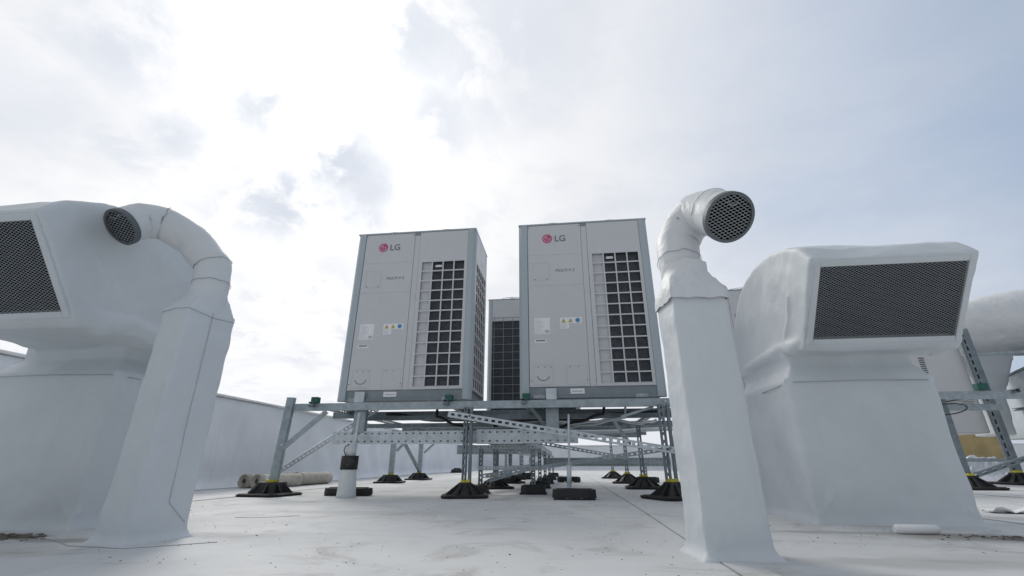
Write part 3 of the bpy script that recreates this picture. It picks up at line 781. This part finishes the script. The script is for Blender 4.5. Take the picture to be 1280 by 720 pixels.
# braces
rail((-2.46, 3.815, .36), (-2.09, 3.815, .68), (0, -1, 0), .040, .02, False, name='brace')
rail((-2.73, 4.10, .11), (-1.72, 4.10, .74), (0, -.9, -.5), .042, .03, True, name='brace', m='galv_light', pitch=.04, slot=.022)
rail((-2.42, 6.5, .42), (-2.15, 6.5, .70), name='brace', wd=.03); rail((-2.43, 6.75, .60), (-2.43, 7.72, .13), (1, 0, 0), .05, .03, name='brace', m='galv_shaded')
rail((-2.42, 7.8, .42), (-2.1, 7.8, .70), name='brace', wd=.03)
rail((-.985, 3.775, .640), (.84, 3.775, .342), (0, -1, 0), .050, .02, True, name='brace', m='galv_light', pitch=.058, slot=.032)
rail((-.78, 4.25, .145), (.84, 4.00, .365), (0, -1, 0), .034, .02, True, name='brace', pitch=.045, slot=.02)
rail((-.25, 4.4, .43), (.60, 4.9, .30), (0, -1, 0), .032, .02, True, name='brace', pitch=.05, slot=.028)
rail((-.30, 3.95, .70), (-.18, 4.15, .55), name='brace', wd=.03); rail((.70, 5.35, .45), (.50, 5.0, .68), name='brace', wd=.03)
rail((.45, 3.90, .61), (.72, 3.90, .69), name='brace', wd=.018)

for x, y, z in ((-2.47, 3.79, .72), (-2.44, 3.79, .40), (-2.12, 3.79, .655), (-.80, 3.775, .62), (.79, 3.775, .36), (.80, 3.79, .72), (.30, 3.755, .43), (-.35, 3.755, .535), (.79, 3.79, .37)):
    mb = MB(); mb.prism([(x+.009*math.cos(k*math.pi/3), y, z+.009*math.sin(k*math.pi/3)) for k in range(6)], None, (0, .03, 0)); mb.build('bolt', 'galv_light', fr)
# ------------------------------------------------------------------ cable trays and stands
def block(parent, x, y, w_=.36, d_=.17, h_=.075, rz=0):
    mb = MB(); Rm = Matrix.Translation((x, y, 0)) @ Matrix.Rotation(rz, 4, 'Z')
    c = .05
    P = [(-w_/2, -d_/2+c), (-w_/2+c, -d_/2), (w_/2-c, -d_/2), (w_/2, -d_/2+c), (w_/2, d_/2-c), (w_/2-c, d_/2), (-w_/2+c, d_/2), (-w_/2, d_/2-c)]
    mb.frustum([Rm @ Vector((a, b, .012)) for a, b in P], [Rm @ Vector((a*.97, b*.97, h_)) for a, b in P])
    for k in (-1, 0, 1):
        mb.box(k*w_*.33-.045, k*w_*.33+.045, -d_/2+.006, d_/2-.006, 0, .014, Rm)
    mb.box(-w_*.4, w_*.4, -.021, .021, h_, h_+.006, Rm)
    return mb.build('rubber_block', 'rubber', parent, bevel=.004)
tf = empty('cable_tray', (0, 0, 0)); tag(tf, 'wide bright perforated cable tray crossing just below the two front air conditioners', 'cable tray')
mb = MB()
channel(mb, (-2.06, 3.93, .462), (-.72, 3.93, .462), (0, -1, 0), .105, .055, True, .062, .018, .002, rows=2)
mb.build('tray_section', 'galv_light', tf)
mb = MB(); channel(mb, (-.765, 3.922, .464), (-.37, 3.922, .464), (0, -1, 0), .116, .062, True, .062, .018, .002, rows=2); mb.build('tray_joint', 'galv_light', tf)
mb = MB(); channel(mb, (-.38, 3.93, .462), (.09, 3.93, .462), (0, -1, 0), .105, .055, True, .062, .018, .002, rows=2); mb.build('tray_section', 'galv_light', tf)
mb = MB(); mb.tube([(-1.81, 3.84, .06), (-1.775, 3.80, .66)], .014, 6); mb.build('stand_rod', 'galv_light', tf); mb = MB(); mb.tube([(0.0, 3.74, .07), (.02, 3.74, .62)], .009, 8); mb.tube([(0.0, 3.74, .07), (.006, 3.74, .24)], .018, 8)
mb.box(-.035, .04, 3.70, 3.78, .078, .083)
mb.build('stand_rod', 'galv_light', tf)
block(tf, -1.85, 3.93, .42, .13, .06); block(tf, .035, 3.72, .33, .17, .07)
mb = MB(); mb.tube([(-1.87, 3.90, .06), (-1.87, 3.90, .12)], .03, 10); mb.build('rubber_plug', 'rubber', tf)
td = empty('cable_tray', (0, 0, 0)); tag(td, 'long perforated tray on low slotted trestles running back beneath the air conditioners', 'cable tray')
for i, y in enumerate((4.3, 5.3, 6.5, 8.0, 10.0)):
    xl, xr = -.795, -.315
    for x in (xl, xr):
        mb = MB(); channel(mb, (x, y, .06), (x, y, .40), (0, -1, 0), .036, .036, True, .04, .018); mb.build('trestle_leg', 'galv_shaded', td)
        block(td, x-(.03 if x < -.5 else -.0), y, .22, .17, .07)
    for z in (.212, .392):
        mb = MB(); channel(mb, (xl-.02, y-.022, z), (xr+.02, y-.022, z), (0, -1, 0), .030, .03, True, .034, .017); mb.build('trestle_bar', 'galv_light', td)
for x, s_ in ((-.70, -1), (-.38, 1)):
    mb = MB(); channel(mb, (x, 4.15, .46), (x, 11.5, .46), (s_, 0, 0), .10, .05, True, .06, .02, .002, rows=2); mb.build('tray_side', 'galv_shaded', td)
mb = MB(); mb.box(-.70, -.38, 4.2, 11.5, .412, .415); mb.build('tray_floor', 'galv', td)
for y0, z0 in ((4.45, .14), (4.6, .10)):
    mb = MB(); channel(mb, (-.76, y0, z0), (-.34, y0+1.4, z0+.12), (0, -1, 0), .032, .02, True, .036, .018); mb.build('trestle_bar', 'galv', td)
tg = empty('cable_tray', (0, 0, 0)); tag(tg, 'grey perforated cable tray low in the distance behind the right hand posts', 'cable tray')
mb = MB(); channel(mb, (-.35, 7.0, .272), (1.45, 7.0, .272), (0, -1, 0), .115, .05, True, .06, .02, .002, rows=2); mb.build('tray_section', 'galv', tg)
for x in (.0, 1.1):
    mb = MB(); channel(mb, (x, 7.06, .06), (x, 7.06, .24), (0, -1, 0), .036, .036, True, .04, .018); mb.build('tray_leg', 'galv', tg); block(tg, x, 7.06, .34, .17, .07)
th = empty('cable_tray', (0, 0, 0)); tag(th, 'short pale tray section further back, left of the centre trestles', 'cable tray')
mb = MB(); channel(mb, (-1.66, 7.0, .445), (-.72, 7.0, .445), (0, -1, 0), .13, .05, True, .06, .02, .002, rows=2); mb.build('tray_section', 'galv', th)
mb = MB(); channel(mb, (-.92, 7.05, .06), (-.92, 7.05, .38), (0, -1, 0), .036, .036, True, .04, .018); mb.build('tray_leg', 'galv', th); block(th, -.92, 7.05, .3, .17, .07)

def conduit(x, y, label, full):
    root = empty('cable_duct', (x, y, 0))
    mb = MB(); mb.box(-.055, .055, -.03, .03, .50, .705); mb.box(-.045, .045, -.052, -.035, .755, .88) if False else None
    mb.build('metal_cover', 'galv', root, bevel=.004)
    mb = MB(); mb.box(-.045, .045, 3.868-y, 3.886-y, .756, .85); mb.build('upper_sleeve', 'galv_light', root)
    if full:
        mb = MB(); mb.tube([(.06, -.23, -.01), (.06, -.23, .02), (.055, -.23, .20), (.055, -.23, .27)], [.082, .074, .062, .056], 24); mb.build('membrane_cone', 'membrane_elbow', root, smooth=True)
        mb = MB(); mb.tube([(.055, -.23, .205), (.055, -.23, .31)], .068, 24); mb.build('black_band', 'rubber', root)
        mb = MB(); mb.tube([(.055, -.23, .27), (.055, -.23, .41)], .043, 20); mb.build('pipe', 'pipe', root)
        mb = MB(); mb.tube([(.055, -.277, .40), (.03, -.284, .38), (.02, -.285, .35), (.04, -.282, .31)], .004, 6); mb.build('thin_cable', 'cable', root)
    tag(root, label, 'cable duct')
conduit(-1.83, 3.955, 'upright cable duct with white membrane cone and black band under the left air conditioner', True)
conduit(-.118, 3.99, 'plain upright metal cable duct dropping from the right air conditioner', False)

# insulated pipes and cables slung below the machines
for pts, r_, m_, lab in (
    ([(-1.75, 4.35, .70), (-1.2, 4.35, .64), (-.5, 4.4, .63), (.3, 4.4, .66), (.85, 4.35, .70)], .018, 'cable', 'black insulated pipe hanging below the front row of air conditioners'),
    ([(.35, 4.2, .78), (.33, 4.15, .66), (.10, 4.2, .60), (-.10, 4.35, .56), (-.45, 4.5, .50)], .013, 'cable', 'black insulated pipe bending down from the right air conditioner to the tray'),
    ([(.55, 4.3, .78), (.52, 4.2, .63), (.20, 4.3, .58), (-.12, 4.45, .54), (-.50, 4.6, .50)], .010, 'pipe', 'thin pale pipe bending down from the right air conditioner to the tray'),
    ([(-1.20, 4.2, .78), (-1.18, 4.12, .65), (-1.0, 4.2, .58), (-.85, 4.4, .54), (-.60, 4.6, .50)], .013, 'cable', 'black insulated pipe bending down from the left air conditioner to the tray'),
    ([(-1.3, 5.6, .60), (-.4, 5.6, .58), (.9, 5.62, .62), (2.4, 5.6, .61)], .022, 'pipe', 'pale insulated pipe crossing under the rear air conditioners'),
    ([(-.2, 4.75, .66), (.1, 4.7, .62), (.4, 4.78, .67), (.75, 4.7, .62), (.9, 4.8, .66)], .014, 'pipe', 'thin wavy pale pipe strung under the right front air conditioner')):
    P = []
    for a, b in zip(pts, pts[1:]):
        for k in range(6): P.append(Vector(a).lerp(Vector(b), k/6)+Vector((0, 0, .008*math.sin(k*1.05))))
    P.append(Vector(pts[-1]))
    mb = MB(); mb.tube(P, r_, 10); o = mb.build('insulated_pipe', m_); tag(o, lab, 'pipe')

# ------------------------------------------------------------------ rolls of membrane by the parapet
def roll(x0, y0, x1, y1, r_, label):
    root = empty('membrane_roll', (x0, y0, r_))
    a = Vector((x1-x0, y1-y0, 0)); L = a.length; a.normalize(); u = Vector((-a.y, a.x, 0)); zz = Vector((0, 0, 1))
    mb = MB(); K = 90; prev = None
    for k in range(K+1):                                            # spiral section
        t = k/K*2*math.pi*4; rr = r_*(.36+.64*k/K)
        ws = 1+.03*noise.noise(Vector((t, x0*9, 0)))
        row = []
        for q in range(7):
            s_ = L*q/6
            rr2 = rr*ws*(1+.05*noise.noise(Vector((s_*3, t*.3, y0))))
            row.append(mb.b.verts.new(a*(s_+(.006*noise.noise(Vector((k*.3, q, x0))) if q in (0, 6) else 0))+u*math.cos(t)*rr2+zz*math.sin(t)*rr2))
        if prev:
            for q in range(6):
                f = mb.b.faces.new((prev[q], prev[q+1], row[q+1], row[q])); f.smooth = True
        prev = row
    o = mb.build('rolled_sheet', 'roll', root, fix=False); s = o.modifiers.new('t', 'SOLIDIFY'); s.thickness = .004
    mb = MB(); mb.tube([a*.01, a*(L-.01)], r_*.34, 14); mb.build('core', 'roll_in', root)
    tag(root, label, 'membrane roll', 'rolls of membrane by the parapet')
roll(-3.52, 4.90, -3.44, 5.75, .074, 'leftmost grey membrane roll lying against the left parapet')
roll(-3.33, 4.84, -3.22, 5.45, .074, 'shorter grey membrane roll beside the leftmost one, behind the frame foot')
roll(-3.28, 5.50, -3.24, 6.20, .078, 'grey membrane roll lying farthest back beside the left parapet')

# ------------------------------------------------------------------ right hand installation
f2 = empty('support_frame', (0, 0, 0)); tag(f2, 'steel frame with tall slotted mast on black feet at the right edge', 'steel frame')
def part2(name, p0, p1, face=(0, -1, 0), wd=.06, dp=.041, slots=False, m_='galv', **k):
    mb = MB(); channel(mb, p0, p1, face, wd, dp, slots, **k); return mb.build(name, m_ if name == 'rail' else 'galv_shaded', f2)
part2('rail', (3.7, 5.55, .955), (7.6, 5.55, .945), wd=.085)
part2('rail', (3.9, 5.9, .86), (5.0, 5.9, .86), wd=.07)
part2('rail', (5.2, 8.0, .30), (8.4, 8.0, .30), wd=.05)
part2('post', (4.17, 5.60, .10), (4.17, 5.60, .93), wd=.08)
foot(f2, 4.17, 5.6, 1.1, .1)
mb = MB(); channel(mb, (5.70, 6.9, .10), (5.70, 6.9, 2.06), (-.3, -1, 0), .06, .05, True, .10, .06); channel(mb, (5.765, 6.9, .10), (5.765, 6.9, 2.06), (0, -1, 0), .06, .06, False); mb.build('mast', 'galv_shaded', f2)
foot(f2, 5.72, 6.9, 1.2, .2)
part2('post', (6.3, 8.6, .10), (6.3, 8.6, .92), wd=.07); foot(f2, 6.3, 8.6, 1.3, .1)
part2('brace', (4.25, 5.58, .14), (5.9, 5.70, .62), wd=.045, slots=True, pitch=.11, slot=.05)
part2('cross_rail', (4.9, 5.5, .99), (4.9, 7.6, .99), (1, 0, 0), .041)
part2('cross_rail', (6.6, 5.5, .99), (6.6, 7.6, .99), (1, 0, 0), .041)
mb = MB(); mb.box(4.50, 4.61, 5.50, 5.57, 1.0, 1.075); mb.build('rubber_pad', 'green', f2, bevel=.006)
mb = MB(); mb.tube([(3.9+.2*math.cos(t*.3)+.22, 5.50, .80+.055*math.sin(t*.3)+.02*math.cos(t*.3)) for t in range(-9, 13)], .006, 8)
o = mb.build('loose_cable', 'cable'); tag(o, 'loop of black cable hanging from the right hand rail', 'cable')

un = empty('service_unit', (4.55, 7.0, .63)); tag(un, 'pale louvred unit half hidden behind the right cowl', 'equipment cabinet')
mb = MB(); mb.box(0, 1.13, 0, .5, 0, 1.36); cab = mb.build('cabinet', 'paint', un, bevel=.02)
mb = MB()
for k in range(12): mb.box(.54, .61, -.006, .002, .70+k*.030, .715+k*.030)
mb.build('louvre', 'groove', un)
mb = MB()
mb.box(.80, 1.06, -.006, .004, .42, .425); mb.box(.80, .805, -.006, .004, .30, .42)
for z in (.335, .395): mb.box(.90, 1.03, -.007, .004, z, z+.006)
for x in (.895, 1.03): mb.box(x, x+.006, -.007, .004, .335, .401)
mb.box(.66, .78, -.006, .004, 1.18, 1.19); mb.box(.70, .78, -.005, .004, 1.08, 1.086)
mb.build('handle', 'groove', un)

# wrapped round duct with square drop
wd_ = empty('wrapped_duct', (5.84, 7.4, .06)); tag(wd_, 'fat round membrane wrapped duct leaving the picture at the right', 'duct')
mb = MB()
P = [(.02, .15, 2.06), (.12, .12, 2.09), (.30, .08, 2.12), (.7, .0, 2.16), (1.3, -.1, 2.20), (2.2, -.25, 2.26), (3.4, -.5, 2.3)]
mb.tube(P, [.22, .34, .42, .47, .50, .52, .52], 36)
o = mb.build('round_body', 'membrane_elbow', wd_); wrap(o, .03, .05, .5, 6)
mb = MB()
mb.frustum([(.20, -.05, .56), (.46, -.05, .56), (.46, .35, .56), (.20, .35, .56)], [(.18, -.05, 1.15), (.52, -.05, 1.15), (.52, .35, 1.15), (.18, .35, 1.15)])
mb.frustum([(.18, -.05, 1.14), (.52, -.05, 1.14), (.52, .35, 1.14), (.18, .35, 1.14)], [(.06, -.10, 1.72), (.80, -.10, 1.72), (.80, .38, 1.72), (.06, .38, 1.72)])
o = mb.build('square_drop', 'membrane', wd_); wrap(o, .03, .03, .3, 3)
mb = MB(); mb.bar((.05, -.28, 1.665), (3.4, -.75, 1.70), .03, .04); mb.build('carrier_bar', 'galv', wd_)

cu = empty('grey_cabinet', (7.05, 8.4, .0), R(-26)); tag(cu, 'dark grey equipment cabinet cut by the right edge of the photo', 'equipment cabinet')
mb = MB(); mb.box(0, 1.6, -2.2, .0, .60, 1.47); mb.build('cabinet', 'paint_post', cu, bevel=.01)
mb = MB(); mb.box(-.012, 1.61, -2.21, .01, 1.47, 1.495); mb.build('lid', 'paint_dark', cu)
mb = MB(); mb.box(-.012, .0, -.75, -.35, 1.36, 1.39); mb.build('handle', 'groove', cu)

mb = MB(); mb.box(0, 1.6, 0, .02, 0, .80, Matrix.Translation((6.0, 9.1, 0)) @ Matrix.Rotation(-.12, 4, 'X')); mb.box(.5, .504, -.002, .0, .01, .79, Matrix.Translation((6.0, 9.1, 0)) @ Matrix.Rotation(-.12, 4, 'X'))
o = mb.build('plywood_sheet', 'wood'); tag(o, 'yellowish plywood sheet standing behind the right hand frame', 'plywood sheet')
mb = MB(); N = 26; V = []
for i in range(N+1):
    for j in range(N+1):
        x, y = i/N, j/N; e = min(x, 1-x, y, 1-y)*3; e = min(1, e)
        z = .42*e*(.45+.55*noise.noise(Vector((x*3, y*3, 1)))+.35*abs(noise.noise(Vector((x*9, y*9, 4)))))
        V.append(mb.b.verts.new((5.75+x*1.5, 7.95+y*.9, max(.005, z))))
for i in range(N):
    for j in range(N): mb.b.faces.new((V[i*(N+1)+j], V[(i+1)*(N+1)+j], V[(i+1)*(N+1)+j+1], V[i*(N+1)+j+1]))
o = mb.build('plastic_sheeting', 'plastic', fix=False); tag(o, 'crumpled heap of bluish plastic sheeting in front of the plywood', 'plastic sheeting')

# ------------------------------------------------------------------ small things on the deck
mb = MB(); mb.tube([(1.232, 2.085, .016), (1.24, 2.085, .0165), (1.30, 2.083, .017), (1.385, 2.09, .0165), (1.392, 2.09, .016)], [.010, .0165, .0168, .0165, .010], 16)
o = mb.build('foam_tube', 'foam'); tag(o, 'short white foam tube lying before the right cowl', 'foam tube')
def scrap(x, y, sx, sy, rz, m_, name, label, cat, h=.02, seed=0):
    mb = MB(); N = 12; V = []
    for i in range(N+1):
        for j in range(N+1):
            a, b = i/N-.5, j/N-.5
            z = .004+h*abs(noise.noise(Vector((a*3+seed, b*3, seed))))*1.6
            ed = 1+.25*noise.noise(Vector((a*4, b*4, seed+5)))
            p = Matrix.Rotation(rz, 3, 'Z') @ Vector((a*sx*ed, b*sy*ed, 0)); V.append(mb.b.verts.new((x+p.x, y+p.y, z)))
    for i in range(N):
        for j in range(N): mb.b.faces.new((V[i*(N+1)+j], V[(i+1)*(N+1)+j], V[(i+1)*(N+1)+j+1], V[i*(N+1)+j+1]))
    o = mb.build(name, m_, fix=False, smooth=True); s = o.modifiers.new('t', 'SOLIDIFY'); s.thickness = .003; tag(o, label, cat)
scrap(2.42, 2.98, .30, .10, -.2, 'foam', 'membrane_scrap', 'crumpled white membrane scrap lying right of the right cowl', 'scrap', .035, 3)
mb = MB()
for k in range(90):
    x, y = random.gauss(1.58, .10), random.gauss(2.03, .028); r_ = random.uniform(.001, .0035)
    mb.box(x-r_, x+r_*1.6, y-r_, y+r_, 0, r_*.9, Matrix.Translation((x, y, 0)) @ Matrix.Rotation(random.random()*3, 4, 'Z') @ Matrix.Translation((-x, -y, 0)))
o = mb.build('leaf_litter', 'debris'); tag(o, 'brown litter scattered at the foot of the right cowl', 'litter', kind='stuff')
mb = MB()
for k in range(160):
    x, y = random.gauss(-2.06, .075), random.gauss(1.62, .03); r_ = random.uniform(.0015, .006)
    mb.box(x-r_, x+r_*1.6, y-r_, y+r_, 0, r_*.9, Matrix.Translation((x, y, 0)) @ Matrix.Rotation(random.random()*3, 4, 'Z') @ Matrix.Translation((-x, -y, 0)))
o = mb.build('leaf_litter', 'debris'); tag(o, 'heap of brown litter at the foot of the left cowl', 'litter', kind='stuff')
mb = MB(); rnd = random.Random(3)
for k in range(1000):
    y = rnd.uniform(1.25, 4.2); x = rnd.uniform(-.95, .95)*y*1.1
    if noise.noise(Vector((x*1.1, y*1.1, 2))) < -.05: continue
    r_ = rnd.uniform(.0006, .0018)*(1 if rnd.random() < .93 else 1.9)
    mx = Matrix.Translation((x, y, 0)) @ Matrix.Rotation(rnd.random()*3, 4, 'Z')
    mb.box(-r_*rnd.uniform(1, 2), r_, -r_, r_, 0, r_*.7, mx)
o = mb.build('grit', 'debris'); tag(o, 'dark grit and crumbs scattered over the pale roof', 'grit', kind='stuff')
mb = MB(); mb.tube([(-3.24, 13.8, .0), (-3.24, 13.8, .10)], [.20, .16], 16); mb.tube([(-3.24, 13.8, .10), (-3.24, 13.8, .13)], [.11, .10], 12)
o = mb.build('drain_cover', 'rubber'); tag(o, 'small dark round roof drain cover far back left of the centre posts', 'drain cover')
